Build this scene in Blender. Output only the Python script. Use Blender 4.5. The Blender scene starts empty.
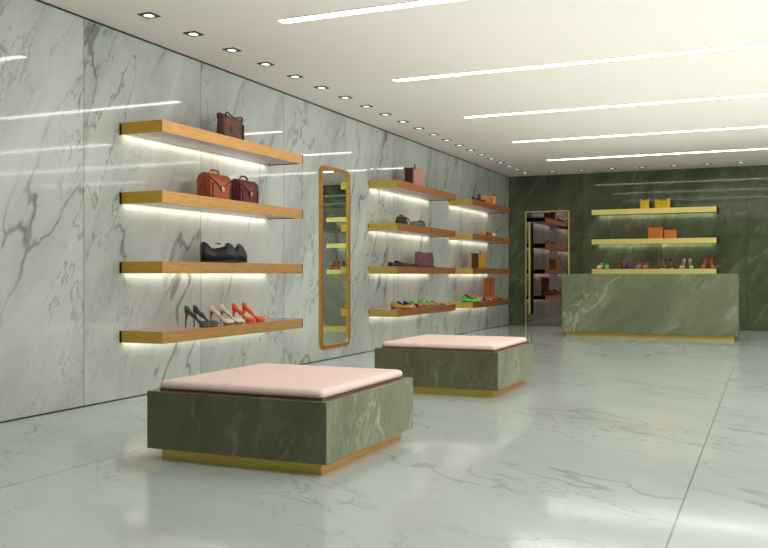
import bpy, bmesh, math, random
from mathutils import Vector, Matrix
random.seed(7)
scene = bpy.context.scene
C = scene.collection
PI = math.pi

# ------------------------------------------------------------------ helpers
def lin(r, g, b):
    f = lambda c: (c/255/12.92) if c/255 <= .04045 else ((c/255+.055)/1.055)**2.4
    return (f(r), f(g), f(b), 1)

def mat(name, base, rough=.5, metal=0, spec=.5, coat=0, emit=None, es=0):
    m = bpy.data.materials.new(name); m.use_nodes = True
    b = m.node_tree.nodes['Principled BSDF']
    b.inputs['Base Color'].default_value = base
    b.inputs['Roughness'].default_value = rough
    b.inputs['Metallic'].default_value = metal
    b.inputs['Specular IOR Level'].default_value = spec
    b.inputs['Coat Weight'].default_value = coat
    if emit:
        b.inputs['Emission Color'].default_value = emit
        b.inputs['Emission Strength'].default_value = es
    return m

class NT:
    def __init__(s, m): s.t = m.node_tree; s.b = s.t.nodes['Principled BSDF']
    def n(s, typ, **kw):
        x = s.t.nodes.new(typ)
        for k, v in kw.items(): setattr(x, k, v)
        return x
    def l(s, a, b): s.t.links.new(a, b)
    def math(s, op, a, b=None, c=None, clamp=False):
        x = s.n('ShaderNodeMath', operation=op, use_clamp=clamp)
        for i, v in enumerate((a, b, c)):
            if v is None: continue
            if isinstance(v, (int, float)): x.inputs[i].default_value = v
            else: s.l(v, x.inputs[i])
        return x.outputs[0]
    def vmath(s, op, a, b=None):
        x = s.n('ShaderNodeVectorMath', operation=op)
        for i, v in enumerate((a, b)):
            if v is None: continue
            if isinstance(v, (tuple, list)): x.inputs[i].default_value = v
            else: s.l(v, x.inputs[i])
        return x.outputs[0]
    def noise(s, v, scale, detail=4, rough=.5, dist=0):
        x = s.n('ShaderNodeTexNoise'); s.l(v, x.inputs['Vector'])
        x.inputs['Scale'].default_value = scale; x.inputs['Detail'].default_value = detail
        x.inputs['Roughness'].default_value = rough; x.inputs['Distortion'].default_value = dist
        return x
    def rng(s, v, a, b, c=0, d=1, smooth=True):
        x = s.n('ShaderNodeMapRange'); x.interpolation_type = 'SMOOTHSTEP' if smooth else 'LINEAR'
        s.l(v, x.inputs['Value'])
        for k, q in zip(('From Min', 'From Max', 'To Min', 'To Max'), (a, b, c, d)): x.inputs[k].default_value = q
        return x.outputs['Result']
    def mix(s, fac, a, b):
        x = s.n('ShaderNodeMix', data_type='RGBA')
        if isinstance(fac, (int, float)): x.inputs[0].default_value = fac
        else: s.l(fac, x.inputs[0])
        for i, v in ((6, a), (7, b)):
            if isinstance(v, tuple): x.inputs[i].default_value = v
            else: s.l(v, x.inputs[i])
        return x.outputs[2]

def marble(name, plane, base, dark, vein, rough, pu, pv, u0=0, v0=0, tilt=.5, amt=1.0, scale=1.0, joint=None, spec=.5,
           cloud=.35, fine=.6, stretch=.35, seed=0.0, lite=None):
    """plane: 'yz','xz','xy' or 'obj' (object space box). Panels pu x pv metres, veins per panel, thin joints."""
    m = mat(name, base, rough, 0, spec); N = NT(m)
    g = N.n('ShaderNodeTexCoord').outputs['Object']
    sp = N.n('ShaderNodeSeparateXYZ'); N.l(g, sp.inputs[0])
    x, y, z = sp.outputs
    if plane == 'yz': u, v = y, z
    elif plane == 'xz': u, v = x, z
    elif plane == 'xy': u, v = x, y
    else: u, v = N.math('ADD', x, y), z
    if pu:
        uu = N.math('DIVIDE', N.math('SUBTRACT', u, u0), pu); vv = N.math('DIVIDE', N.math('SUBTRACT', v, v0), pv)
        iu = N.math('FLOOR', uu); iv = N.math('FLOOR', vv)
        off = N.n('ShaderNodeCombineXYZ')
        N.l(N.math('MULTIPLY', iu, 7.31), off.inputs[0]); N.l(N.math('MULTIPLY', iv, 13.7), off.inputs[1])
        N.l(N.math('ADD', N.math('MULTIPLY', iu, 3.17), N.math('MULTIPLY', iv, 5.3)), off.inputs[2])
    cb = N.n('ShaderNodeCombineXYZ'); N.l(u, cb.inputs[0]); N.l(v, cb.inputs[1]); cb.inputs[2].default_value = seed
    p = cb.outputs[0]
    if pu: p = N.vmath('ADD', p, off.outputs[0])
    mp = N.n('ShaderNodeMapping'); mp.inputs['Rotation'].default_value = (0, 0, tilt)
    mp.inputs['Scale'].default_value = (scale, scale*stretch, scale)
    # rotate first, then stretch
    mr = N.n('ShaderNodeMapping'); mr.inputs['Rotation'].default_value = (0, 0, tilt)
    N.l(p, mr.inputs['Vector']); mp.inputs['Rotation'].default_value = (0, 0, 0); N.l(mr.outputs[0], mp.inputs['Vector'])
    q = mp.outputs[0]
    w = N.noise(q, 1.6, 5, .55)
    wv = N.vmath('SCALE', N.vmath('SUBTRACT', w.outputs['Color'], (.5, .5, .5))); wv.node.inputs['Scale'].default_value = .55
    q2 = N.vmath('ADD', q, wv)
    def ridge(vec, sc, wid, det=3, ro=.55):
        n = N.noise(vec, sc, det, ro)
        a = N.math('ABSOLUTE', N.math('SUBTRACT', n.outputs['Fac'], .5))
        return N.rng(a, 0, wid, 1, 0)
    big = ridge(q2, .8, .012)
    bigm = N.rng(N.noise(q, 1.3, 3).outputs['Fac'], .42, .62)
    soft = ridge(q2, .8, .09)
    med = ridge(N.vmath('ADD', q2, (4.1, 2.2, 9.)), 2.1, .016, 4, .6)
    medm = N.rng(N.noise(N.vmath('ADD', q, (9., 3., 1.)), 1.1, 3).outputs['Fac'], .46, .66)
    hair = ridge(N.vmath('ADD', q2, (1.1, 8.2, 3.)), 5.0, .012, 5, .65)
    hairm = N.rng(N.noise(N.vmath('ADD', q, (2., 7., 4.)), 1.9, 3).outputs['Fac'], .48, .7)
    cl = N.rng(N.noise(q2, 1.0, 6, .6).outputs['Fac'], .35, .72)
    fn = N.noise(q2, 9, 6, .7).outputs['Fac']
    col = N.mix(N.math('MULTIPLY', cl, cloud), base, dark)
    if lite: 
        st = N.rng(N.noise(N.vmath('ADD', q2, (5., 5., 5.)), 2.4, 6, .65).outputs['Fac'], .45, .75)
        col = N.mix(N.math('MULTIPLY', st, .6), col, lite)
    col = N.mix(N.math('MULTIPLY', N.rng(fn, .3, .75), .12*fine/.6), col, dark)
    col = N.mix(N.math('MULTIPLY', N.math('MULTIPLY', soft, bigm), .2*amt), col, dark if not lite else lite)
    col = N.mix(N.math('MULTIPLY', N.math('MULTIPLY', big, bigm), .8*amt), col, vein)
    col = N.mix(N.math('MULTIPLY', N.math('MULTIPLY', med, medm), .65*amt), col, vein)
    col = N.mix(N.math('MULTIPLY', N.math('MULTIPLY', hair, hairm), .5*amt), col, vein)
    if pu and joint:
        def edge(f, per):
            fr = N.math('FRACT', f)
            d = N.math('MINIMUM', fr, N.math('SUBTRACT', 1, fr))
            return N.math('LESS_THAN', N.math('MULTIPLY', d, per), .004)
        e = N.math('MAXIMUM', edge(uu, pu), edge(vv, pv))
        col = N.mix(N.math('MULTIPLY', e, .7), col, joint)
    N.l(col, N.b.inputs['Base Color'])
    rr = N.rng(N.noise(q2, 3, 4).outputs['Fac'], .3, .7, rough*.85, rough*1.2)
    N.l(rr, N.b.inputs['Roughness'])
    return m

def brushed(name, base, rough=.35, axis=0, spec=.5, metal=1.0):
    m = mat(name, base, rough, metal, spec); N = NT(m)
    g = N.n('ShaderNodeTexCoord').outputs['Object']
    mp = N.n('ShaderNodeMapping'); sc = [6, 6, 6]; 
    for i in range(3):
        if i != axis: sc[i] = 260
    mp.inputs['Scale'].default_value = sc; N.l(g, mp.inputs['Vector'])
    n = N.noise(mp.outputs[0], 1, 3, .6).outputs['Fac']
    dk = tuple(c*.72 for c in base[:3])+(1,)
    N.l(N.mix(N.rng(n, .3, .7), dk, base), N.b.inputs['Base Color'])
    N.l(N.rng(n, .2, .8, rough*.8, rough*1.25), N.b.inputs['Roughness'])
    return m

def leather(name, base, rough=.45, var=.35, spec=.5, bump=.25, scale=90):
    m = mat(name, base, rough, 0, spec); N = NT(m)
    g = N.n('ShaderNodeTexCoord').outputs['Object']
    n = N.noise(g, 14, 4, .6).outputs['Fac']
    dk = tuple(c*(1-var) for c in base[:3])+(1,)
    N.l(N.mix(N.rng(n, .3, .7), dk, base), N.b.inputs['Base Color'])
    v = N.n('ShaderNodeTexVoronoi'); v.inputs['Scale'].default_value = scale; N.l(g, v.inputs['Vector'])
    b = N.n('ShaderNodeBump'); b.inputs['Strength'].default_value = bump; b.inputs['Distance'].default_value = .002
    N.l(v.outputs['Distance'], b.inputs['Height']); N.l(b.outputs[0], N.b.inputs['Normal'])
    return m

def link_mesh(name, bm, ms, parent=None, smooth=False, loc=None):
    me = bpy.data.meshes.new(name); bmesh.ops.recalc_face_normals(bm, faces=bm.faces[:]); bm.to_mesh(me); bm.free()
    for m in (ms if isinstance(ms, (list, tuple)) else [ms]): me.materials.append(m)
    if smooth:
        for p in me.polygons: p.use_smooth = True
    o = bpy.data.objects.new(name, me); C.objects.link(o)
    if parent: o.parent = parent
    if loc: o.location = loc
    return o

def tag(o, label=None, cat=None, group=None, kind=None):
    if label: o['label'] = label
    if cat: o['category'] = cat
    if group: o['group'] = group
    if kind: o['kind'] = kind
    return o

def thing(name, label, cat, loc=(0, 0, 0), rz=0, group=None):
    o = bpy.data.objects.new(name, None); o.empty_display_size = .1; C.objects.link(o)
    o.location = loc; o.rotation_euler = (0, 0, rz)
    return tag(o, label, cat, group)

def copy_tree(o, parent=None):
    c = o.copy(); C.objects.link(c)
    if parent is not None: c.parent = parent
    for ch in list(o.children): copy_tree(ch, c)
    return c

def box(bm, x0, x1, y0, y1, z0, z1, bev=0, seg=2, mi=0):
    ps = [(x0, y0, z0), (x1, y0, z0), (x1, y1, z0), (x0, y1, z0), (x0, y0, z1), (x1, y0, z1), (x1, y1, z1), (x0, y1, z1)]
    vs = [bm.verts.new(p) for p in ps]
    fs = [bm.faces.new([vs[i] for i in q]) for q in ((0, 3, 2, 1), (4, 5, 6, 7), (0, 1, 5, 4), (1, 2, 6, 5), (2, 3, 7, 6), (3, 0, 4, 7))]
    for f in fs: f.material_index = mi
    if bev:
        es = list({e for f in fs for e in f.edges})
        bmesh.ops.bevel(bm, geom=es, offset=bev, segments=seg, profile=.5, affect='EDGES')
    return fs

def boxobj(name, dims, m, parent=None, bev=0, seg=2, smooth=False):
    bm = bmesh.new(); box(bm, *dims, bev=bev, seg=seg); return link_mesh(name, bm, m, parent, smooth)

def tube(bm, pts, r, n=8, closed=False, mi=0):
    pts = [Vector(p) for p in pts]; rings = []
    rs = r if isinstance(r, (list, tuple)) else [r]*len(pts)
    up = None
    for i, p in enumerate(pts):
        a = pts[i-1] if (i > 0 or closed) else p
        b = pts[(i+1) % len(pts)] if (i < len(pts)-1 or closed) else p
        d = (b-a).normalized()
        if up is None: up = d.orthogonal().normalized()
        up = (up - d*up.dot(d)).normalized(); s = d.cross(up)
        rings.append([bm.verts.new(p + (up*math.cos(2*PI*k/n)+s*math.sin(2*PI*k/n))*rs[i]) for k in range(n)])
    m = len(rings)
    for i in range(m if closed else m-1):
        A, B = rings[i], rings[(i+1) % m]
        for k in range(n):
            f = bm.faces.new((A[k], A[(k+1) % n], B[(k+1) % n], B[k])); f.material_index = mi
    if not closed:
        bm.faces.new(rings[0][::-1]).material_index = mi; bm.faces.new(rings[-1]).material_index = mi

def loft(bm, rings, cap0=True, cap1=True, closed=True, mi=0):
    R = [[bm.verts.new(p) for p in r] for r in rings]; n = len(R[0])
    for A, B in zip(R, R[1:]):
        for k in range(n if closed else n-1):
            f = bm.faces.new((A[k], A[(k+1) % n], B[(k+1) % n], B[k])); f.material_index = mi
    if cap0: bm.faces.new(R[0][::-1]).material_index = mi
    if cap1: bm.faces.new(R[-1]).material_index = mi
    return R

def sring(w, d, z, n=28, e=5.0, zf=None):
    out = []
    for k in range(n):
        a = 2*PI*k/n; ca, sa = math.cos(a), math.sin(a)
        x = math.copysign(abs(ca)**(2/e), ca)*w/2; y = math.copysign(abs(sa)**(2/e), sa)*d/2
        out.append((x, y, z+(zf(x, y) if zf else 0)))
    return out

# ------------------------------------------------------------------ dimensions
XW, YB, ZC = -5.21, 18.68, 3.24
XR, YF = 6.6, -4.0
SZ = [2.430, 1.822, 1.214, .608]   # shelf tops
TH = .104

# ------------------------------------------------------------------ materials
WHITE_B, WHITE_D, WHITE_V = lin(203, 206, 199), lin(138, 146, 139), lin(96, 95, 82)
m_wall = marble('white marble wall', 'yz', WHITE_B, WHITE_D, WHITE_V, .045, 1.64, 3.3, 5.66-1.64*6, -.02, tilt=.42, amt=.8, scale=1.15, joint=lin(90, 95, 90), cloud=.5, seed=3.3)
m_floor = marble('white marble floor', 'xy', lin(200, 209, 206), lin(170, 180, 177), lin(140, 136, 124), .085, 3.24, 60, -.376-3.24*3, -30, tilt=-.95, amt=.5, scale=1.3, joint=lin(120, 126, 120), cloud=.3, seed=11.7)
m_back = marble('green marble wall', 'xz', lin(98, 108, 80), lin(62, 70, 48), lin(156, 160, 134), .05, 1.61, 1.857, -.376-1.61*6, 0, tilt=.5, amt=.45, scale=1.3, joint=lin(40, 44, 34), cloud=.75, seed=5.1, lite=lin(128, 136, 108), fine=1.2)
m_counter = marble('grey green marble counter', 'obj', lin(134, 140, 114), lin(100, 108, 82), lin(200, 202, 182), .28, 0, 0, tilt=.75, amt=.8, scale=1.0, cloud=.6, seed=2.2, lite=lin(168, 170, 148), fine=2.2)
m_otto = marble('dark green marble block', 'obj', lin(112, 110, 86), lin(80, 83, 58), lin(170, 170, 146), .2, 0, 0, tilt=.38, amt=.35, scale=1.9, cloud=.7, seed=8.4, lite=lin(122, 124, 98), fine=1.6)
m_otto_lit = marble('green marble block lit side', 'obj', lin(136, 138, 112), lin(100, 103, 80), lin(196, 196, 176), .2, 0, 0, tilt=.3, amt=.5, scale=2.2, cloud=.7, seed=4.4, lite=lin(150, 150, 126), fine=1.6)  # paler copy of the block marble; side light put into the colour
m_ceil = mat('white ceiling paint', lin(242, 235, 228), .85)
m_plain = mat('pale grey wall paint', lin(190, 190, 184), .7)
m_dark = mat('dark shadow gap metal', lin(38, 38, 34), .5)
m_brass_refl = brushed('reflection tinted brass', lin(236, 186, 120), .42, 1, metal=.75)  # same metal as the brass ends; warm reflections put into the colour
m_brassw = brushed('warm brushed brass', lin(228, 186, 88), .42, 0, metal=.75)
m_brass_refl2 = brushed('reddish reflection tinted brass', lin(216, 146, 96), .42, 1, metal=.75)  # redder version, reflected warmth painted in likewise
m_brass = brushed('brushed brass', lin(236, 212, 116), .42, 0, metal=.75)
m_brassx = brushed('pale brushed brass', lin(248, 236, 150), .5, 0, metal=.5)
m_board = mat('mauve bronze laminate', lin(178, 154, 154), .3, .15)
m_strip = mat('light strip diffuser', (1, 1, 1, 1), .5, emit=(1, .985, .95, 1), es=13)
m_led = mat('warm shelf light', (1, 1, 1, 1), .5, emit=(1, .93, .8, 1), es=1.2)
m_lens = mat('downlight lens', (1, 1, 1, 1), .4, emit=(1, .97, .92, 1), es=.9)
m_black = mat('black metal', lin(28, 28, 28), .4)
m_mirror = mat('mirror glass', (.80, .86, .80, 1), .01, 1)
m_tint = mat('tinted mirror glass', lin(148, 134, 136), .02, 1)
m_cush = leather('blush pink upholstery', lin(240, 214, 207), .6, .06, .3, .15, 300)
m_seam = mat('cushion base tan', lin(120, 86, 66), .7)

# ------------------------------------------------------------------ room
def struct(name, dims, m):
    return tag(boxobj(name, dims, m), kind='structure')
struct('floor', (XW-.2, XR+.2, YF-.2, YB+.2, -.15, 0), m_floor)
struct('ceiling', (XW-.2, XR+.2, YF-.2, YB+.2, ZC, ZC+.15), m_ceil)
struct('wall_left', (XW-.15, XW, YF, YB, 0, ZC), m_wall)
struct('wall_back', (XW-.15, XR+.15, YB, YB+.15, 0, ZC), m_back)
struct('wall_front', (XW-.15, XR+.15, YF-.15, YF, 0, ZC), m_plain)
# right wall with a long shop window opening
wy0, wy1, wz0, wz1 = -2.0, 12.0, .35, 2.95
bm = bmesh.new()
box(bm, XR, XR+.15, YF, wy0, 0, ZC); box(bm, XR, XR+.15, wy1, YB, 0, ZC)
box(bm, XR, XR+.15, wy0, wy1, 0, wz0); box(bm, XR, XR+.15, wy0, wy1, wz1, ZC)
tag(link_mesh('wall_right', bm, m_plain), kind='structure')
bm = bmesh.new()
for i in range(6):
    y = wy0+(wy1-wy0)*i/5; box(bm, XR+.03, XR+.11, y-.03, y+.03, wz0, wz1)
box(bm, XR+.03, XR+.11, wy0, wy1, wz0, wz0+.05); box(bm, XR+.03, XR+.11, wy0, wy1, wz1-.05, wz1)
tag(link_mesh('window_1', bm, m_black), kind='structure')
struct('trim_1', (XW, XW+.006, YF, YB, 0, .009), m_dark)
struct('trim_2', (XW, XR, YB-.006, YB, 0, .009), m_dark)
struct('trim_3', (XW, XW+.008, YF, YB, ZC-.012, ZC), m_dark)

# mirrored door in the back wall
dx0, dx1, dz = -4.83, -3.875, 2.47
door = tag(boxobj('door_1', (dx0+.02, dx1-.02, YB-.03, YB-.004, .005, dz-.02), m_tint), 'tall brown tinted mirror glass door in the green marble wall', None, None, 'structure')
bm = bmesh.new()
box(bm, dx0, dx0+.022, YB-.04, YB, 0, dz); box(bm, dx1-.022, dx1, YB-.04, YB, 0, dz); box(bm, dx0, dx1, YB-.04, YB, dz-.022, dz)
link_mesh('door_frame', bm, m_brassx, door)
bm = bmesh.new()
box(bm, -4.735, -4.700, YB-.115, YB-.085, .24, 2.22, .004)
for z in (.6, 1.9): box(bm, -4.727, -4.708, YB-.09, YB-.028, z-.01, z+.01)
for f in bm.faces: pass
link_mesh('door_handle', bm, m_brassx, door)
boxobj('handle_reflection', (-4.699, -4.668, YB-.112, YB-.075, .24, 2.22), m_black, door)  # dark bar painting the handle's reflection in the glass, not a real part

# ------------------------------------------------------------------ ceiling lights
ys = [-3.4, -.94, 1.52, 3.97, 6.42, 8.87, 11.33, 13.76, 16.2]
nm = {4: 'long white light strip in the ceiling, the one nearest the viewer', 5: 'long white ceiling light strip, second counting from the viewer',
      6: 'long white ceiling light strip, the middle of the five in view', 7: 'long white ceiling light strip, second from the green back wall',
      8: 'long white ceiling light strip closest to the green back wall'}
for i, y in enumerate(ys):
    if i < 3: continue
    t = thing('ceiling_light', nm.get(i, 'long white ceiling light strip behind the viewer'), 'ceiling light', (-3.77, y, ZC), 0, 'parallel light strips across the ceiling')
    boxobj('diffuser', (0, 9.6, -.05, .05, -.006, .0), m_strip, t)
    bm = bmesh.new()
    box(bm, -.012, 9.612, -.062, -.05, -.008, 0); box(bm, -.012, 9.612, .05, .062, -.008, 0)
    box(bm, -.012, 0, -.05, .05, -.008, 0); box(bm, 9.6, 9.612, -.05, .05, -.008, 0)
    link_mesh('housing', bm, m_ceil, t)

def make_downlight():
    t = thing('downlight', 'small square recessed spotlight with dark frame in the row along the left wall', 'ceiling spotlight', (0, 0, ZC), 0, 'square spotlights along the left wall')
    bm = bmesh.new(); a, b = .066, .040
    O = [(-a, -a), (a, -a), (a, a), (-a, a)]; n = 24
    box(bm, -a, a, -a, -b*.98, -.006, 0); box(bm, -a, a, b*.98, a, -.006, 0)
    box(bm, -a, -b*.98, -b*.98, b*.98, -.006, 0); box(bm, b*.98, a, -b*.98, b*.98, -.006, 0)
    link_mesh('frame', bm, m_black, t)
    bm = bmesh.new()
    bmesh.ops.create_circle(bm, cap_ends=True, radius=.044, segments=24, matrix=Matrix.Translation((0, 0, -.0065)))
    link_mesh('lens', bm, m_lens, t)
    return t
dl = make_downlight()
spots = [(-4.675, 5.83+.609*k, 0) for k in range(0, 21)] + [(-4.09+.602*k, 18.0, 1) for k in range(0, 17)]
spots = [s for s in spots]
for i, (x, y, r) in enumerate(spots):
    o = dl if i == 0 else copy_tree(dl)
    o.location = (x, y, ZC)
    if r:
        o['label'] = 'small square recessed spotlight with dark frame in the row along the green back wall'; o['group'] = 'square spotlights along the back wall'

# ------------------------------------------------------------------ shelves
def make_shelf(label, group, L, back=False, near=False):
    """Local: wall plane x=0 (shelf sticks out +x), runs +y from 0 to L, top at z=0"""
    D = .46
    t = thing('wall_shelf', label, 'shelf', (0, 0, 0), 0, group)
    mf, me = (m_brassx, m_brassx) if back else ((m_brass_refl, m_brassw) if near else (m_brass_refl2, m_brass))
    boxobj('shelf_board', (.065, D-.006, .006, L-.016, -TH+.014, -.001), m_board, t)
    boxobj('front_fascia', (D-.006, D, 0, L-.014, -TH, 0), mf, t)
    boxobj('end_panel', (.02, D-.006, 0, .006, -TH, 0), me, t)
    boxobj('end_cap', (.02, D+.001, L-.014, L, -TH+.008, 0), m_dark, t)
    boxobj('back_rail', (.001, .065, .006, L-.016, -.06, -.001), m_board, t)
    if near: boxobj('wall_shade_strip', (0, .02, -.003, .0, -TH, -.003), m_dark, t)  # dark strip painting the shadow where the shelf end meets the wall
    boxobj('shelf_light', (.02, .05, .03, L-.04, -.068, -.062), m_led, t)
    return t
def led(loc, sx, sy, power, rot=(0, 0, 0), name='shelf_glow'):
    d = bpy.data.lights.new(name, 'AREA'); d.shape = 'RECTANGLE'; d.size = sx; d.size_y = sy; d.energy = power; d.color = (1, .93, .80)
    d.spread = math.radians(150)
    o = bpy.data.objects.new(name, d); C.objects.link(o); o.location = loc; o.rotation_euler = rot
    return o
UN = [(6.10, 2.47, 'near'), (11.30, 2.47, 'middle'), (14.71, 2.44, 'far')]
row = ['top', 'second', 'third', 'bottom']
what = [['brown tote', 'two briefcases', 'black leather shoes', 'six high heels'],
        ['pink structured bag', 'two small olive bags', 'mauve bag and black flats', 'colourful flat shoes by the mirror'],
        ['copper bag', 'small yellow purse', 'tan tote', 'tan boots and bright flats']]
for ui, (y0, L, nme) in enumerate(UN):
    for k, z in enumerate(SZ):
        t = make_shelf(f'coppery brass wall shelf carrying the {what[ui][k]}', 'coppery brass shelves on the white marble wall', L, False, ui == 0)
        t.location = (XW, y0, z)
        led((XW+.038, y0+L/2, z-TH+.02), .045, L-.08, 2.7)
bwhat = ['two yellow bags', 'two orange bags', 'row of small shoes']
for k in range(3):
    t = make_shelf(f'pale brass shelf on green marble wall carrying the {bwhat[k]}', 'pale brass shelves on the green wall', 2.42, True)
    t.location = (-3.325, YB, SZ[k]); t.rotation_euler = (0, 0, -PI/2)
    # local x -> -y (out of wall), local y -> +x
    led((-3.325+1.21, YB-.038, SZ[k]-TH+.02), 2.3, .045, 3.5)

# ------------------------------------------------------------------ standing mirror on left wall
def rrect(y0, y1, z0, z1, r, n=8):
    pts = []
    for cy, cz, a0 in ((y1-r, z1-r, 0), (y0+r, z1-r, PI/2), (y0+r, z0+r, PI), (y1-r, z0+r, 1.5*PI)):
        for i in range(n+1):
            a = a0+PI/2*i/n; pts.append((cy+r*math.cos(a), cz+r*math.sin(a)))
    return pts
my0, my1, mz0, mz1 = 9.82, 10.66, .145, 2.49
t = thing('wall_mirror', 'tall rounded rectangular mirror in a coppery brass frame on the white marble wall', 'mirror', (XW, (my0+my1)/2, mz0))
ox, oy, oz = XW, (my0+my1)/2, mz0
O = rrect(my0, my1, mz0, mz1, .10); I = rrect(my0+.045, my1-.045, mz0+.045, mz1-.045, .06)
bm = bmesh.new()
def ringv(P, x): return [bm.verts.new((x, p[0]-oy, p[1]-oz)) for p in P]
a, b, c_, d_ = ringv(O, 0), ringv(O, .035), ringv(I, .035), ringv(I, .012)
for P, Q, mi in ((a, b, 1), (b, c_, 0), (c_, d_, 1)):
    n = len(P)
    for k in range(n):
        f = bm.faces.new((P[k], P[(k+1) % n], Q[(k+1) % n], Q[k])); f.material_index = mi
link_mesh('mirror_frame', bm, [m_brass_refl2, m_brassw], t)
bm = bmesh.new(); bm.faces.new(ringv(I, .014)); link_mesh('mirror_glass', bm, m_mirror, t)

# ------------------------------------------------------------------ ottomans
def make_ottoman(label, x0, x1, y0, y1):
    t = thing('display_bench', label, 'bench', ((x0+x1)/2, (y0+y1)/2, 0), 0, 'square marble benches with pink cushions')
    w, d = (x1-x0)/2, (y1-y0)/2; pi = .062
    boxobj('plinth_core', (-w+pi+.004, w-pi-.004, -d+pi+.004, d-pi-.004, 0, .08), m_dark, t)
    bm = bmesh.new()
    box(bm, -w+pi, w-pi, -d+pi, -d+pi+.004, 0, .072, mi=0); box(bm, -w+pi, w-pi, d-pi-.004, d-pi, 0, .072, mi=0)
    box(bm, w-pi-.004, w-pi, -d+pi+.004, d-pi-.004, 0, .072, mi=1); box(bm, -w+pi, -w+pi+.004, -d+pi+.004, d-pi-.004, 0, .072, mi=1)
    link_mesh('plinth', bm, [m_brass, m_brass_refl], t)
    mb = boxobj('marble_base', (-w, w, -d, d, .070, .410), m_otto, t, bev=.003, seg=1)
    mb.data.materials.append(m_otto_lit)
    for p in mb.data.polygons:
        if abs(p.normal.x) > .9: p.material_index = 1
    boxobj('cushion_base', (-w+.055, w-.055, -d+.055, d-.055, .410, .424), m_seam, t)
    bm = bmesh.new()
    n = 24; cw, cd = w-.045, d-.045; rings = []
    prof = [(-.012, .420), (-.002, .426), (.0, .440), (-.004, .453), (-.013, .462), (-.028, .467), (-.07, .470), (-.16, .472), (-.35, .473)]
    for dd, z in prof:
        W, Dd = cw+dd, cd+dd; r = max(.035+dd*.5, .02); pts = []
        for cx, cy, a0 in ((W-r, Dd-r, 0), (-W+r, Dd-r, PI/2), (-W+r, -Dd+r, PI), (W-r, -Dd+r, 1.5*PI)):
            for i in range(7):
                a = a0+PI/2*i/6; pts.append((cx+r*math.cos(a), cy+r*math.sin(a), z))
        rings.append(pts)
    loft(bm, rings)
    link_mesh('cushion', bm, m_cush, t, smooth=True)
    return t
make_ottoman('low square green marble bench with pink cushion, the nearer and larger looking one', -3.38, -2.18, 4.195, 5.45)
make_ottoman('low square green marble bench with pink cushion, the farther one beyond the first', -3.385, -2.185, 7.49, 8.745)

# ------------------------------------------------------------------ counter
t = thing('sales_counter', 'long grey green marble counter with brass plinth before the green wall', 'counter', (-1.94, 16.15, 0))
boxobj('counter_body', (-1.478, 1.482, -.35, .35, .066, 1.112), m_counter, t, bev=.002, seg=1)
bm = bmesh.new(); box(bm, -1.415, 1.42, -.27, -.266, 0, .066); box(bm, -1.415, 1.42, .266, .27, 0, .066)
link_mesh('plinth', bm, m_brass, t)
bm = bmesh.new(); box(bm, -1.415, 1.42, -.266, .266, 0, .066); link_mesh('plinth_core', bm, m_dark, t)

# ------------------------------------------------------------------ bags
def arc_handle(name, w, h, r, m, parent, y=0, z0=0, sag=0, n=12, flat=False):
    bm = bmesh.new(); pts = []
    for i in range(n+1):
        a = PI*i/n; x = -w/2*math.cos(a); s = math.sin(a)**.55
        pts.append((x, y, z0+h*s))
    tube(bm, pts, r, 8); return link_mesh(name, bm, m, parent, True)

def bag_body(bm, w, d, h, taper=.08, dip=.0, e=5, pleat=0, bulge=.03, lining=True, tilt=0):
    n = 40; rings = []
    zf = lambda k: (lambda x, y: -dip*(1-min(1, abs(2*x/w))**2.2)*k)
    steps = 9
    for i in range(steps+1):
        s = i/steps; W = w*(1-taper*.35*s+bulge*math.sin(PI*s)); Dd = d*(1-taper*3.2*s if taper*3.2 < .85 else 1-.85*s)+bulge*d*math.sin(PI*s)
        r = sring(W, Dd, h*s, n, e, zf(s))
        if pleat:
            r = [(x*(1-(pleat*math.exp(-(y/(d*.16))**2) if abs(x) > W*.42 else 0)), y, z) for x, y, z in r]
        rings.append(r)
    r0 = [(x*.94, y*.94, .0) for x, y, z in rings[0]]; rings[0] = [(x, y, .008) for x, y, z in rings[0]]
    R = loft(bm, [r0]+rings, True, False)
    top = rings[-1]
    inn = [(x*.95, y*.82, z-.002) for x, y, z in top]; low = [(x*.9, y*.7, h*.72) for x, y, z in top]
    R2 = loft(bm, [top, inn, low], False, True)
    for f in bm.faces:
        if all(v.co.z < h*1.0 for v in f.verts) and False: pass
    bmesh.ops.remove_doubles(bm, verts=bm.verts[:], dist=.0004)

def place(t, x, y, z, rz=PI/2): t.location = (x, y, z); t.rotation_euler = (0, 0, rz); return t
# bag local: width along x, front toward -y. rz=PI/2 turns the front (-y) toward +x.

m_brownbag = leather('dark brown leather', lin(112, 74, 62), .5, .4)
m_tan = leather('cognac leather', lin(172, 86, 48), .38, .3)
m_burg = leather('burgundy leather', lin(118, 44, 48), .35, .35)
m_strap = leather('dark strap leather', lin(40, 28, 28), .45, .2)
m_gold = mat('polished brass clasp', lin(225, 190, 90), .25, 1)
m_silver = mat('pale metal clasp', lin(215, 210, 180), .3, 1)
m_liner = mat('pale lining', lin(210, 206, 192), .8)

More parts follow.
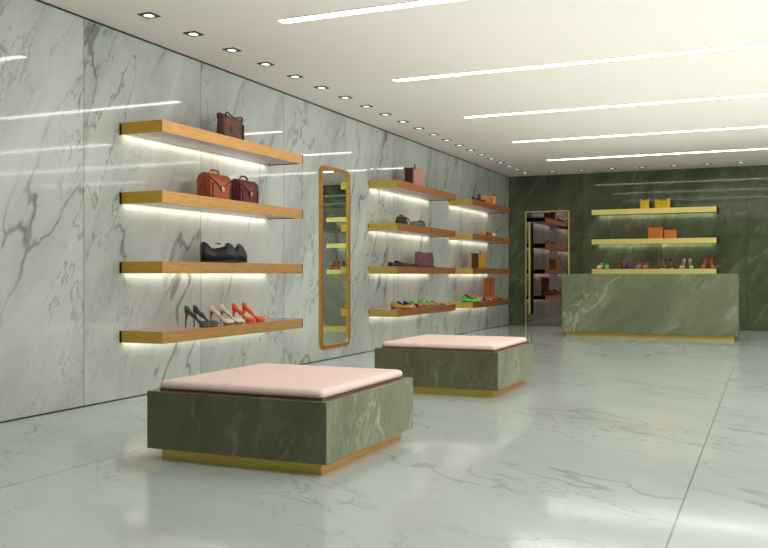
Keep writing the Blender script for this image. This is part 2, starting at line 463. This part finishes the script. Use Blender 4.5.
# brown tote, top shelf
t = thing('tote_bag', 'soft dark brown leather tote with dark handles on the near top shelf', 'bag')
bm = bmesh.new(); bag_body(bm, .34, .15, .245, .09, .028, 4, bulge=.05); link_mesh('bag_body', bm, m_brownbag, t, True)
bm = bmesh.new()
box(bm, -.10, .02, -.0815, -.0, .05, .13, .012); link_mesh('front_pocket', bm, m_brownbag, t, True)
for yy in (-.05, .05):
    bm = bmesh.new(); tube(bm, [(-.15, yy, .2), (-.15, yy, .25), (-.12, yy*.9, .262), (-.06, yy*.8, .245), (.0, yy*.7, .225), (.07, yy*.8, .235), (.12, yy*.9, .25), (.135, yy, .245), (.14, yy, .2)], .0075, 8)
    link_mesh('handle', bm, m_strap, t, True)
bm = bmesh.new(); box(bm, .11, .125, -.083, -.07, .01, .17, .003); link_mesh('side_strap', bm, m_strap, t)
boxobj('lining', (-.13, .13, -.03, .03, .19, .212), m_liner, t)
place(t, -4.90, 7.36, SZ[0]+.001)

def briefcase(label, mb, mc, w, d, h):
    t = thing('briefcase', label, 'briefcase', group='leather briefcases on the second shelf')
    # profile in (y,z), extruded in x: rounded shoulders, flap over front
    prof = [(-d*.5, .0), (-d*.5, h*.55), (-d*.46, h*.74), (-d*.36, h*.88), (-d*.18, h*.975), (0, h), (d*.2, h*.98), (d*.4, h*.9), (d*.5, h*.75), (d*.5, 0)]
    bm = bmesh.new()
    xs = [-w/2, -w/2+.012, -w/4, 0, w/4, w/2-.012, w/2]; rings = []
    for i, x in enumerate(xs):
        k = .93 if i in (0, 6) else 1
        rings.append([(x, y*k, z*(.985 if i in (0, 6) else 1)+.002) for y, z in prof])
    loft(bm, rings); link_mesh('case_body', bm, mb, t)
    # gusset pleats on both ends
    for sx in (-1, 1):
        bm = bmesh.new()
        for yy in (-d*.3, -d*.12, d*.06, d*.24):
            tube(bm, [(sx*(w/2+.001), yy, .006), (sx*(w/2+.004), yy, h*.45), (sx*(w/2), yy*.7, h*.84)], .007, 6)
        link_mesh('gusset', bm, mb, t, True)
    # flap: V-shaped lower edge lying on the front
    bm = bmesh.new(); N_ = 16; off = .006
    def surf(v):
        # param from back top to front, returns (y,z)
        P = [(d*.2, h*.98), (0, h), (-d*.18, h*.975), (-d*.36, h*.88), (-d*.46, h*.74), (-d*.5, h*.55), (-d*.5, h*.3)]
        q = v*(len(P)-1); i = min(int(q), len(P)-2); f = q-i
        return (P[i][0]*(1-f)+P[i+1][0]*f, P[i][1]*(1-f)+P[i+1][1]*f)
    G = []; G2 = []
    for i in range(N_+1):
        x = -w/2+.004+(w-.008)*i/N_; tri = 1-abs(2*x/w); vmax = .60+.30*min(1, tri*1.15)
        col = []; col2 = []
        for j in range(9):
            y, z = surf(vmax*j/8); ny, nz = (-1, .0) if z < h*.8 else (-.35, .94)
            col.append(bm.verts.new((x, y+ny*off, z+nz*off+.002))); col2.append(bm.verts.new((x, y, z+.002)))
        G.append(col); G2.append(col2)
    for i in range(N_):
        for j in range(8):
            bm.faces.new((G[i][j], G[i+1][j], G[i+1][j+1], G[i][j+1]))
        bm.faces.new((G[i][8], G[i+1][8], G2[i+1][8], G2[i][8]))
    fl = link_mesh('flap', bm, mb, t)
    # dark piping along V edge
    bm = bmesh.new(); pts = []
    for i in range(N_+1):
        x = -w/2+.004+(w-.008)*i/N_; tri = 1-abs(2*x/w); y, z = surf(.60+.30*min(1, tri*1.15)); pts.append((x, y-off-.001, z+.001))
    tube(bm, pts, .0045, 6); link_mesh('piping', bm, m_strap, fl, True)
    for sx in (-1, 1): boxobj('front_strap', (sx*w*.42-.008, sx*w*.42+.008, -d*.5-.006, -d*.5+.002, 0, h*.62), m_strap, t, bev=.002)
    bm = bmesh.new(); box(bm, -.018, .018, -d*.5-.022, -d*.5-.004, h*.30, h*.50, .005); box(bm, -.009, .009, -d*.5-.028, -d*.5-.02, h*.33, h*.42, .002)
    link_mesh('clasp', bm, mc, t)
    hd = arc_handle('handle', w*.42, .048, .010, mb, t, 0, h-.005)
    bm = bmesh.new()
    for sx in (-1, 1): box(bm, sx*w*.21-.010, sx*w*.21+.010, -.012, .012, h-.008, h+.02, .002)
    link_mesh('handle_ring', bm, m_gold, hd)
    return t
place(briefcase('tan brown leather briefcase with flap and pale clasp beside a burgundy one', m_tan, m_silver, .355, .17, .245), -4.90, 7.085, SZ[1])
place(briefcase('burgundy leather briefcase with flap and yellow brass clasp beside a tan one', m_burg, m_gold, .335, .16, .235), -4.90, 7.60, SZ[1])

def paper_bag(name, label, m, mdk, w, d, h, group=None):
    t = thing(name, label, 'bag', group=group)
    bm = bmesh.new()
    # crisp box with inward folded gussets
    for_r = []
    for s, g in ((0, 0), (.5, .35), (1, .75)):
        z = h*s; W = w/2; Dd = d/2
        for_r.append([(-W, -Dd, z), (W, -Dd, z), (W-g*.05, 0, z), (W, Dd, z), (-W, Dd, z), (-W+g*.05, 0, z)])
    loft(bm, for_r, True, True); link_mesh('bag_body', bm, m, t)
    bm = bmesh.new()
    for yy in (-d*.25, d*.0, d*.22):
        box(bm, -w/2-.004, -w/2+.03, yy-.022, yy+.022, .005, h*.98)
    link_mesh('side_panel', bm, mdk, t)
    bm = bmesh.new(); box(bm, -w/2-.003, w/2+.003, d/2-.02, d/2+.004, h*.96, h+.006); link_mesh('top_trim', bm, mdk, t)
    for yy in (-d/2-.004,):
        bm = bmesh.new(); tube(bm, [(-w*.42, yy, h*.90), (-w*.44, yy, h+.03), (-w*.36, yy+.01, h+.045), (-w*.30, yy+.02, h+.02), (-w*.3, yy+.01, h*.92)], .009, 8)
        link_mesh('handle', bm, mdk, t, True)
    return t
m_pink = leather('dusty pink leather', lin(192, 138, 126), .45, .1)
m_pinkdk = leather('brown side leather', lin(84, 54, 46), .5, .3)
place(paper_bag('box_bag', 'dusty pink boxy bag with dark brown pleated side on the middle top shelf', m_pink, m_pinkdk, .37, .165, .265), -4.90, 12.27, SZ[0])
m_mustard = leather('mustard tan leather', lin(200, 156, 66), .45, .12)
m_mustdk = leather('dark mustard leather', lin(92, 68, 26), .5, .3)
place(paper_bag('box_bag', 'mustard tan boxy tote with dark pleated side on the far shelf', m_mustard, m_mustdk, .44, .17, .275), -4.90, 15.52, SZ[2])

# small olive round bag with strap
m_olive = leather('dark olive leather', lin(58, 53, 34), .45, .4)
m_olive2 = leather('olive grey leather', lin(104, 104, 88), .45, .35)
t = thing('small_handbag', 'small dark olive rounded handbag with drooping strap on the middle second shelf', 'handbag')
bm = bmesh.new(); R = []
for i in range(9):
    s = i/8; R.append(sring(.26*(1-.30*s**2.5), .13*(1-.35*s**2), .125*s+.001, 28, 3.2))
loft(bm, R); link_mesh('bag_body', bm, m_olive, t, True)
arc_handle('handle', .13, .03, .009, m_black, t, 0, .118)
bm = bmesh.new(); tube(bm, [(.08, -.04, .12), (.14, -.06, .105), (.185, -.07, .05), (.20, -.07, .006)], .008, 6); link_mesh('strap', bm, m_olive, t, True)
bm = bmesh.new(); tube(bm, [(-.09, -.064, .02), (-.085, -.064, .09), (.0, -.06, .115), (.085, -.064, .09), (.09, -.064, .02)], .006, 6); link_mesh('piping', bm, m_black, t, True)
place(t, -4.92, 11.83, SZ[1])
t = thing('clutch_bag', 'slouchy olive grey clutch with folded flap on the middle second shelf', 'handbag')
bm = bmesh.new(); R = []
for i in range(9):
    s = i/8; R.append(sring(.46*(1-.12*s**2), .14*(1-.45*s**2), .085*s+.001, 32, 3.5, (lambda k: lambda x, y: .012*k*math.sin(9*x+1))(s)))
loft(bm, R); link_mesh('bag_body', bm, m_olive2, t, True)
bm = bmesh.new(); R = []
for i in range(8):
    s = i/7; R.append([(x+.1, y-.012, z) for x, y, z in sring(.24*(1-.5*s*s), .13*(1-.5*s*s), .045+.062*s, 24, 2.6)])
loft(bm, R); link_mesh('flap', bm, m_olive2, t, True)
place(t, -4.90, 12.45, SZ[1])

# mauve bag
m_mauve = leather('mauve leather', lin(126, 84, 88), .5, .3)
t = thing('handbag', 'mauve leather handbag with dipped top and dark base beside black flats', 'handbag')
bm = bmesh.new(); bag_body(bm, .56, .14, .24, .03, .03, 5, bulge=.02); link_mesh('bag_body', bm, m_mauve, t, True)
bm = bmesh.new(); box(bm, -.27, .30, -.075, .075, 0, .022, .006); link_mesh('dark_base', bm, m_black, t)
bm = bmesh.new(); box(bm, .05, .12, -.02, .0, .195, .222, .004); link_mesh('clasp', bm, m_black, t)
bm = bmesh.new(); tube(bm, [(.20, -.073, .02), (.205, -.075, .11), (.20, -.066, .19)], .005, 6); link_mesh('piping', bm, m_burg, t, True)
place(t, -4.93, 12.80, SZ[2])

# copper bag
m_copbag = leather('copper orange leather', lin(214, 132, 66), .35, .25)
t = thing('handbag', 'copper orange handbag with raised brown corners on the far top shelf', 'handbag')
bm = bmesh.new(); bag_body(bm, .36, .14, .185, .05, .03, 5); link_mesh('bag_body', bm, m_copbag, t, True)
for sx in (-1, 1):
    bm = bmesh.new(); box(bm, sx*.165-.018, sx*.165+.018, -.05, .05, .03, .195, .01); link_mesh('corner_patch', bm, m_brownbag, t)
bm = bmesh.new(); tube(bm, [(.05, -.083, .0), (.06, -.085, .08), (.05, -.075, .14)], .007, 6); link_mesh('strap', bm, m_brownbag, t)
place(t, -4.90, 16.05, SZ[0], PI/2-.75)

# yellow round purse and pale pink box
m_yel = leather('golden yellow leather', lin(206, 164, 40), .35, .5, bump=.4, scale=40)
t = thing('round_purse', 'small golden yellow rounded purse with dark trim on the far second shelf', 'handbag')
bm = bmesh.new(); R = []
for i in range(10):
    s = i/9; q = math.sqrt(max(.02, 1-(1.6*s-.7)**2/1.0)) if s > .0 else .7
    R.append(sring(.38*min(1, q+.05), .12*min(1, q+.1), .105*s+.001, 28, 2.6))
loft(bm, R); link_mesh('bag_body', bm, m_yel, t, True)
bm = bmesh.new(); tube(bm, [(-.15, -.063, .02), (-.12, -.064, .07), (0, -.064, .035), (.1, -.064, .07), (.14, -.06, .02)], .009, 6); link_mesh('piping', bm, m_black, t)
place(t, -4.90, 16.0, SZ[1])
t = thing('gift_box', 'tiny pale pink box right beside the yellow purse', 'box')
m_ppink = mat('pale pink card', lin(240, 205, 188), .6)
boxobj('box_base', (-.06, .06, -.05, .05, 0, .05), m_ppink, t, bev=.003); boxobj('lid', (-.065, .065, -.055, .055, .05, .08), m_ppink, t, bev=.003)
place(t, -4.88, 16.33, SZ[1])

# yellow and orange bags on the back shelves (front faces -y already)
m_yb = leather('bright yellow leather', lin(232, 206, 40), .5, .2)
m_ob = leather('orange leather', lin(232, 136, 50), .45, .25)
def back_bag(label, m, w, h, dip, group, strap=True):
    t = thing('handbag', label, 'handbag', group=group)
    bm = bmesh.new(); bag_body(bm, w, .12, h, .05, dip, 5); link_mesh('bag_body', bm, m, t, True)
    bm = bmesh.new()
    for k in (.3, .55, .8): tube(bm, [(-w*.44, -.058+.012*k, h*k-.005), (0, -.063+.012*k, h*k-.012), (w*.44, -.058+.012*k, h*k-.005)], .003, 5)
    link_mesh('stitching', bm, m, t)
    bm = bmesh.new(); tube(bm, [(-w*.44, 0, h*.97), (-w*.2, .0, h*.97-dip*.6), (w*.2, 0, h*.97-dip*.6), (w*.44, 0, h*.97)], .006, 6); link_mesh('handle', bm, m, t, True)
    return t
place(back_bag('narrow bright yellow handbag, the left of two on the green wall shelf', m_yb, .18, .215, .06, 'yellow bags on the green wall'), -2.29, 18.38, SZ[0], 0)
place(back_bag('wide bright yellow handbag, the right of two on the green wall shelf', m_yb, .30, .205, .05, 'yellow bags on the green wall'), -1.945, 18.38, SZ[0], 0)
place(back_bag('taller orange bag, the left of two on the green wall shelf', m_ob, .29, .25, .025, 'orange bags on the green wall'), -2.08, 18.38, SZ[1], 0)
place(back_bag('shorter orange bag, the right of two on the green wall shelf', m_ob, .24, .18, .01, 'orange bags on the green wall'), -1.795, 18.38, SZ[1], 0)

# ------------------------------------------------------------------ shoes
def interp(tab, s):
    for (a, va), (b, vb) in zip(tab, tab[1:]):
        if s <= b:
            f = (s-a)/(b-a) if b > a else 0; f = f*f*(3-2*f)
            return va*(1-f)+vb*f
    return tab[-1][1]
def shoe_meshes(L, W, zb, ht, wid, op, n=22, so=.006, lining=True, inner=.5):
    """local: heel at x=0, toe at x=L. zb: underside height; ht: topline height above underside; op: s where opening ends"""
    up = bmesh.new(); rings = []
    for i in range(n+1):
        s = i/n; x = L*s; w = W/2*interp(wid, s); b = interp(zb, s)+so; h = interp(ht, s)
        o_ = 1-min(1, max(0, (s-op+.06)/.08))   # 1 open, 0 closed
        if i == 0: o_ = 0
        ins = .008
        def P(yo, zo, yc, zc): return (x, w*(yo*o_+yc*(1-o_)), b+(zo*o_+zc*(1-o_)))
        half = [P(1, 0, 1, 0), P(1.05, h*.45, 1.04, h*.42), P(.95, h, .86, h*.76), P(.84, h, .62, h*.93), P(.70, ins, .3, h*.99)]
        mid = P(0, ins, 0, h)
        rings.append(half+[mid]+[(p[0], -p[1], p[2]) for p in half[::-1]])
    # close heel: first ring squeezed
    loft(up, rings, True, True)
    for f in up.faces:
        c = f.calc_center_median(); s = c.x/L
        w = W/2*interp(wid, min(1, max(0, s)))
        if s < op-.01 and s > .03 and abs(c.y) < w*.8 and c.z < interp(zb, s)+so+interp(ht, s)*.7: f.material_index = 1
    sole = bmesh.new(); R = []
    for i in range(n+1):
        s = i/n; x = L*s; w = W/2*interp(wid, s)*1.03; b = interp(zb, s)
        R.append([(x, w, b+so+.001), (x, w*.97, b), (x, -w*.97, b), (x, -w, b+so+.001)])
    loft(sole, R)
    return up, sole

WID = [(0, .35), (.04, .62), (.15, .70), (.45, .66), (.72, 1.0), (.9, .78), (.97, .45), (1, .12)]
def pump(label, m, group, mheel):
    L = .24; t = thing('high_heel', label, 'shoe', group=group)
    zb = [(0, .135), (.12, .128), (.35, .085), (.62, .022), (.75, .016), (1, .020)]
    ht = [(0, .066), (.1, .066), (.3, .046), (.55, .034), (.66, .036), (.74, .042), (.9, .032), (1, .012)]
    up, sole = shoe_meshes(L, .080, zb, ht, WID, .68)
    link_mesh('upper', up, [m, m_in], t, True)
    link_mesh('sole', sole, m_soles, t)
    bm = bmesh.new(); R = []
    for z, r, x in ((.0, .006, .010), (.03, .006, .011), (.08, .009, .014), (.115, .016, .022), (.138, .026, .030)):
        R.append([(x+r*math.cos(2*PI*k/10), r*math.sin(2*PI*k/10), z) for k in range(10)])
    loft(bm, R); link_mesh('heel', bm, mheel, t, True)
    # platform under the ball
    bm = bmesh.new(); R = []
    for i in range(9):
        s = .56+.40*i/8; x = L*s; w = .04*interp(WID, s)*.92; b = interp(zb, s)
        R.append([(x, w, b), (x, w*.95, .001+.004*(1-math.sin(PI*i/8))), (x, -w*.95, .001+.004*(1-math.sin(PI*i/8))), (x, -w, b)])
    loft(bm, R); link_mesh('platform', bm, mheel, t)
    return t
m_in = leather('tan lining', lin(150, 112, 80), .6, .1)
m_soles = mat('tan leather sole', lin(150, 118, 84), .5)
m_slate = leather('slate leather', lin(66, 78, 80), .45, .25)
m_cream = leather('cream leather', lin(222, 214, 196), .4, .1)
m_orange = leather('vivid orange leather', lin(240, 92, 22), .4, .15)
m_hl = mat('bronze heel', lin(120, 84, 50), .35, .5)
grp = 'high heels on the bottom near shelf'
G = .60  # heading from +x toward +y
x_h = -4.935
for (u_y, m, lab) in ((6.66, m_slate, 'slate grey high heel pump with bronze stiletto, left one of its pair'),
                      (6.79, m_slate, 'slate grey high heel pump, right one of its pair, nearer the cream shoes'),
                      (7.05, m_cream, 'cream high heel pump, left one of its pair, beside the slate shoes'),
                      (7.225, m_cream, 'cream high heel pump, right one of its pair, beside the orange shoes'),
                      (7.44, m_orange, 'bright orange high heel pump, left one of its pair, next to cream shoe'),
                      (7.625, m_orange, 'bright orange high heel pump, rightmost shoe on the near bottom shelf')):
    t = pump(lab, m, grp, m_hl if m is m_slate else (m_in if m is m_cream else m_orange))
    place(t, x_h, u_y, SZ[3], G)

# black leather shoes
m_blk = leather('black leather', lin(34, 36, 37), .32, .3)
def low_boot(label, L):
    t = thing('leather_shoe', label, 'shoe', group='black leather shoes')
    zb = [(0, 0), (1, .004)]
    ht = [(0, .185), (.1, .175), (.3, .115), (.58, .13), (.72, .18), (.82, .16), (.94, .11), (1, .07)]
    W_ = [(0, .5), (.06, .8), (.3, .86), (.7, 1.0), (.92, .8), (1, .3)]
    up, sole = shoe_meshes(L, .13, zb, ht, W_, .72, 24, .018)
    link_mesh('upper', up, [m_blk, m_liner], t, True); link_mesh('sole', sole, m_black, t)
    bm = bmesh.new(); A_ = []; N_ = 14
    for i in range(N_+1):
        a = PI/2+PI*i/N_; A_.append((L*.36+L*.31*math.cos(a) if 0 else L*(.62-.54*math.sin(PI*i/N_)), .040*math.cos(PI*i/N_), 0))
    loft(bm, [[(x, y, .10) for x, y, z in A_], [(x, y, .168+.014*(1-x/L)) for x, y, z in A_]], False, False, False)
    link_mesh('lining', bm, m_liner, t, True)
    bm = bmesh.new()
    for k in range(3):
        x = L*(.80+.06*k); z = .172-.022*k; tube(bm, [(x, -.035, z-.015), (x, 0, z+.004), (x, .035, z-.015)], .004, 6)
    link_mesh('laces', bm, m_black, t)
    return t
place(low_boot('black leather low shoe with pale lining, front left one of its pair', .36), -4.97, 6.96, SZ[2], .85)
place(low_boot('black leather low shoe with pale lining, behind and right of its twin', .31), -4.99, 7.24, SZ[2], .8)

# flats
def flat(name, label, m, mtoe, group, L=.26, H=.055, W=.085, heel=True):
    t = thing(name, label, 'shoe', group=group)
    zb = [(0, .012), (.4, .008), (.7, .0), (1, .004)]
    ht = [(0, H*1.15), (.1, H*1.1), (.35, H*.62), (.6, H*.5), (.7, H*.75), (.8, H*.7), (1, .012)]
    up, sole = shoe_meshes(L, W, zb, ht, WID, .66, 18, .005)
    link_mesh('upper', up, [m, m_in], t, True); link_mesh('sole', sole, m_black, t)
    boxobj('heel', (.008, .05, -.022, .022, 0, .014), m_black, t)
    if mtoe:
        bm = bmesh.new(); R = []
        for i in range(8):
            s = .74+.26*i/7; x = L*s+.002; w = W/2*interp(WID, s)*1.06; b = .005; h = interp(ht, s)*1.06
            R.append([(x, w, b), (x, w*.9, b+h*.8), (x, w*.4, b+h), (x, -w*.4, b+h), (x, -w*.9, b+h*.8), (x, -w, b)])
        loft(bm, R); link_mesh('toe_cap', bm, mtoe, t, True)
    return t
m_must = leather('mustard suede', lin(190, 146, 40), .6, .2)
m_navy = leather('navy purple suede', lin(44, 30, 110), .6, .2)
m_green = leather('lime green suede', lin(96, 176, 34), .55, .15)
m_red = leather('coral leather', lin(222, 92, 66), .5, .2)
m_blush = leather('blush leather', lin(222, 170, 150), .5, .2)
m_gld = leather('antique gold leather', lin(158, 132, 84), .45, .3)
m_lime = leather('bright green suede', lin(86, 214, 40), .55, .1)
# black flats on middle third shelf
gg = 'pair of black flats'
place(flat('flat_shoe', 'black flat shoe, nearer of its pair beside the mauve bag', m_blk, None, gg, .34, .045, .09), -4.98, 11.50, SZ[2], .62)
place(flat('flat_shoe', 'black pointed flat shoe behind its twin, touching the mauve bag', m_blk, None, gg, .40, .066, .09), -5.02, 11.82, SZ[2], .68)
gg = 'colourful flats on the middle bottom shelf'
Z4 = SZ[3]
F = lambda l, m, mt, x, y, rz, g=gg, L=.29, H=.065: place(flat('flat_shoe', l, m, mt, g, L, H), x, y, Z4, rz)
F('mustard flat shoe at the left end of the row under the pink bag unit', m_must, None, -4.94, 11.50, .35, L=.31, H=.072)
F('mustard flat shoe with blush toe, just behind the first mustard one', m_must, m_blush, -5.00, 11.74, .5)
F('navy purple flat with blush toe, between mustard and navy shoes', m_navy, m_blush, -5.02, 11.90, .5, H=.072)
F('navy purple flat with coral toe, beside the lime green shoes', m_navy, m_red, -5.02, 12.16, .5, H=.072)
F('lime green flat with coral toe, left one of the green pair', m_green, m_red, -5.02, 12.44, .5, H=.072)
F('lime green flat with coral toe, right one of the green pair', m_green, m_red, -5.02, 12.76, .55, H=.072)
F('antique gold flat shoe with green toe near the shelf end', m_gld, m_green, -4.98, 12.98, .5, L=.24, H=.05)
F('antique gold flat shoe, rightmost on the middle bottom shelf', m_gld, None, -4.98, 13.22, .5, L=.24, H=.055)
gg = 'colourful flats on the far bottom shelf'
F('bright green flat shoe at the near end of the far bottom shelf', m_lime, m_lime, -4.96, 14.755, .6, gg, .33, .085)
F('navy purple flat behind the bright green shoe', m_navy, m_blush, -5.03, 15.10, .5, gg, .30, .10)
F('mustard flat with navy toe, between navy shoe and boots', m_must, m_navy, -5.05, 15.50, .5, gg, .30, .10)
F('gold flat with blush toe just beside the tan boots', m_gld, m_blush, -4.96, 15.84, .3, gg, .22, .06)
gg = 'tiny dark shoes on the far top shelf'
for k, y in enumerate((15.10, 15.36)):
    place(flat('flat_shoe', ['black flat shoe at the near end of the far top shelf', 'black flat shoe between its twin and the copper bag'][k], m_blk, None, gg, .18, .055-.01*k), -4.9, y, SZ[0], .3)

# boots
m_boot = leather('tan boot leather', lin(176, 98, 34), .45, .25)
def boot(label):
    t = thing('tall_boot', label, 'boot', group='pair of tan boots')
    zb = [(0, .022), (.25, .02), (.5, .004), (1, .006)]
    ht = [(0, .09), (.3, .11), (.5, .085), (.75, .055), (1, .012)]
    up, sole = shoe_meshes(.27, .10, zb, ht, WID, -1, 18, .008)
    link_mesh('vamp', up, [m_boot, m_in], t, True); link_mesh('sole', sole, m_black, t)
    boxobj('heel', (.008, .065, -.028, .028, 0, .024), m_black, t)
    bm = bmesh.new(); R = []
    for z, rx, ry, cx in ((.03, .055, .034, .058), (.08, .058, .037, .062), (.13, .054, .038, .060), (.2, .056, .043, .058), (.3, .064, .052, .056), (.42, .068, .056, .056)):
        R.append([(cx+rx*math.cos(2*PI*k/20), ry*math.sin(2*PI*k/20), z) for k in range(20)])
    top = [(.056+.063*math.cos(2*PI*k/20), .051*math.sin(2*PI*k/20), .42) for k in range(20)]
    low = [(.056+.058*math.cos(2*PI*k/20), .046*math.sin(2*PI*k/20), .36) for k in range(20)]
    loft(bm, R+[top, low]); link_mesh('shaft', bm, m_boot, t, True)
    return t
place(boot('tall tan leather boot, left one of the pair on the far bottom shelf'), -5.00, 16.15, Z4, .25)
place(boot('tall tan leather boot, right one of the pair at the shelf end'), -5.00, 16.50, Z4, .25)

# shoes on the green wall shelf: facing the viewer (toe toward -y)
def fl2(lab, m, mt, x, rz, g, H=.07): return place(flat('flat_shoe', lab, m, mt, g, .24, H, .09), x, 18.46, SZ[2], rz)
zS = SZ[2]
m_dred = leather('dark red leather', lin(150, 52, 58), .5, .2); m_rose = leather('rose brown leather', lin(196, 122, 104), .5, .2)
g1, g2, g3 = 'white and green flats on the green wall', 'dark red flats on the green wall', 'rose flats on the green wall'
d = -PI/2
fl2('white flat with green side, leftmost shoe on the green wall', m_cream, None, -3.15, d-.2, g1, .10)
fl2('white flat with green toe, second from left on the green wall', m_cream, m_lime, -3.05, d+.1, g1, .10)
fl2('dark red flat, left of its pair on the green wall', m_dred, None, -2.755, d-.2, g2, .10)
fl2('dark red flat with navy toe, right of its pair on the green wall', m_dred, m_navy, -2.655, d+.1, g2, .10)
fl2('rose brown flat, left of its pair on the green wall', m_rose, None, -2.37, d-.2, g3, .10)
fl2('rose brown flat, right of its pair on the green wall', m_rose, None, -2.255, d-.1, g3, .10)
gh = ['black high heels on the green wall', 'cream high heels on the green wall', 'orange high heels on the green wall']
for i, (m, cn, xa, xb) in enumerate(((m_blk, 'black', -1.93, -1.79), (m_cream, 'cream', -1.56, -1.415), (m_orange, 'orange', -1.155, -1.02))):
    for k, x in enumerate((xa, xb)):
        t = pump(f'{cn} high heel shoe facing forward, {("left","right")[k]} of its pair on the green wall', m, gh[i], m_cream if i == 0 else m)
        place(t, x+(.03 if k == 0 else -.01), 18.47, zS, d-.25 if k == 0 else d+.2)

# ------------------------------------------------------------------ lights and world
w = bpy.data.worlds.new('world'); scene.world = w; w.use_nodes = True
w.node_tree.nodes['Background'].inputs[0].default_value = (.93, .98, 1.0, 1)
w.node_tree.nodes['Background'].inputs[1].default_value = 2.8
def area(name, loc, sx, sy, power, rot, col=(1, 1, 1)):
    d = bpy.data.lights.new(name, 'AREA'); d.shape = 'RECTANGLE'; d.size = sx; d.size_y = sy; d.energy = power; d.color = col
    o = bpy.data.objects.new(name, d); C.objects.link(o); o.location = loc; o.rotation_euler = rot; return o
area('ceiling_fill', (1.5, 8.6, 1.25), 9.2, 13.2, 175, (PI, 0, 0), (1, .985, .96))  # added upward fill that brightens the ceiling; no such fixture in the shop
for x, y, r in spots:
    d = bpy.data.lights.new('spot_beam', 'SPOT'); d.energy = 7; d.spot_size = math.radians(75); d.spot_blend = .9; d.shadow_soft_size = .04; d.color = (1, .96, .9)
    o = bpy.data.objects.new('spot_beam', d); C.objects.link(o); o.location = (x, y, ZC-.02)

# ------------------------------------------------------------------ camera
cd = bpy.data.cameras.new('camera'); cam = bpy.data.objects.new('camera', cd); C.objects.link(cam)
cam.location = (0, 0, 1.1); cam.rotation_euler = (PI/2, 0, math.atan(384/875))
cd.sensor_width = 36; cd.lens = 36*875/768; cd.shift_y = .5/768; cd.clip_start = .05
scene.camera = cam
scene.view_settings.view_transform = 'Standard'
scene.view_settings.look = 'None'
scene.view_settings.exposure = .27
scene.view_settings.gamma = .9
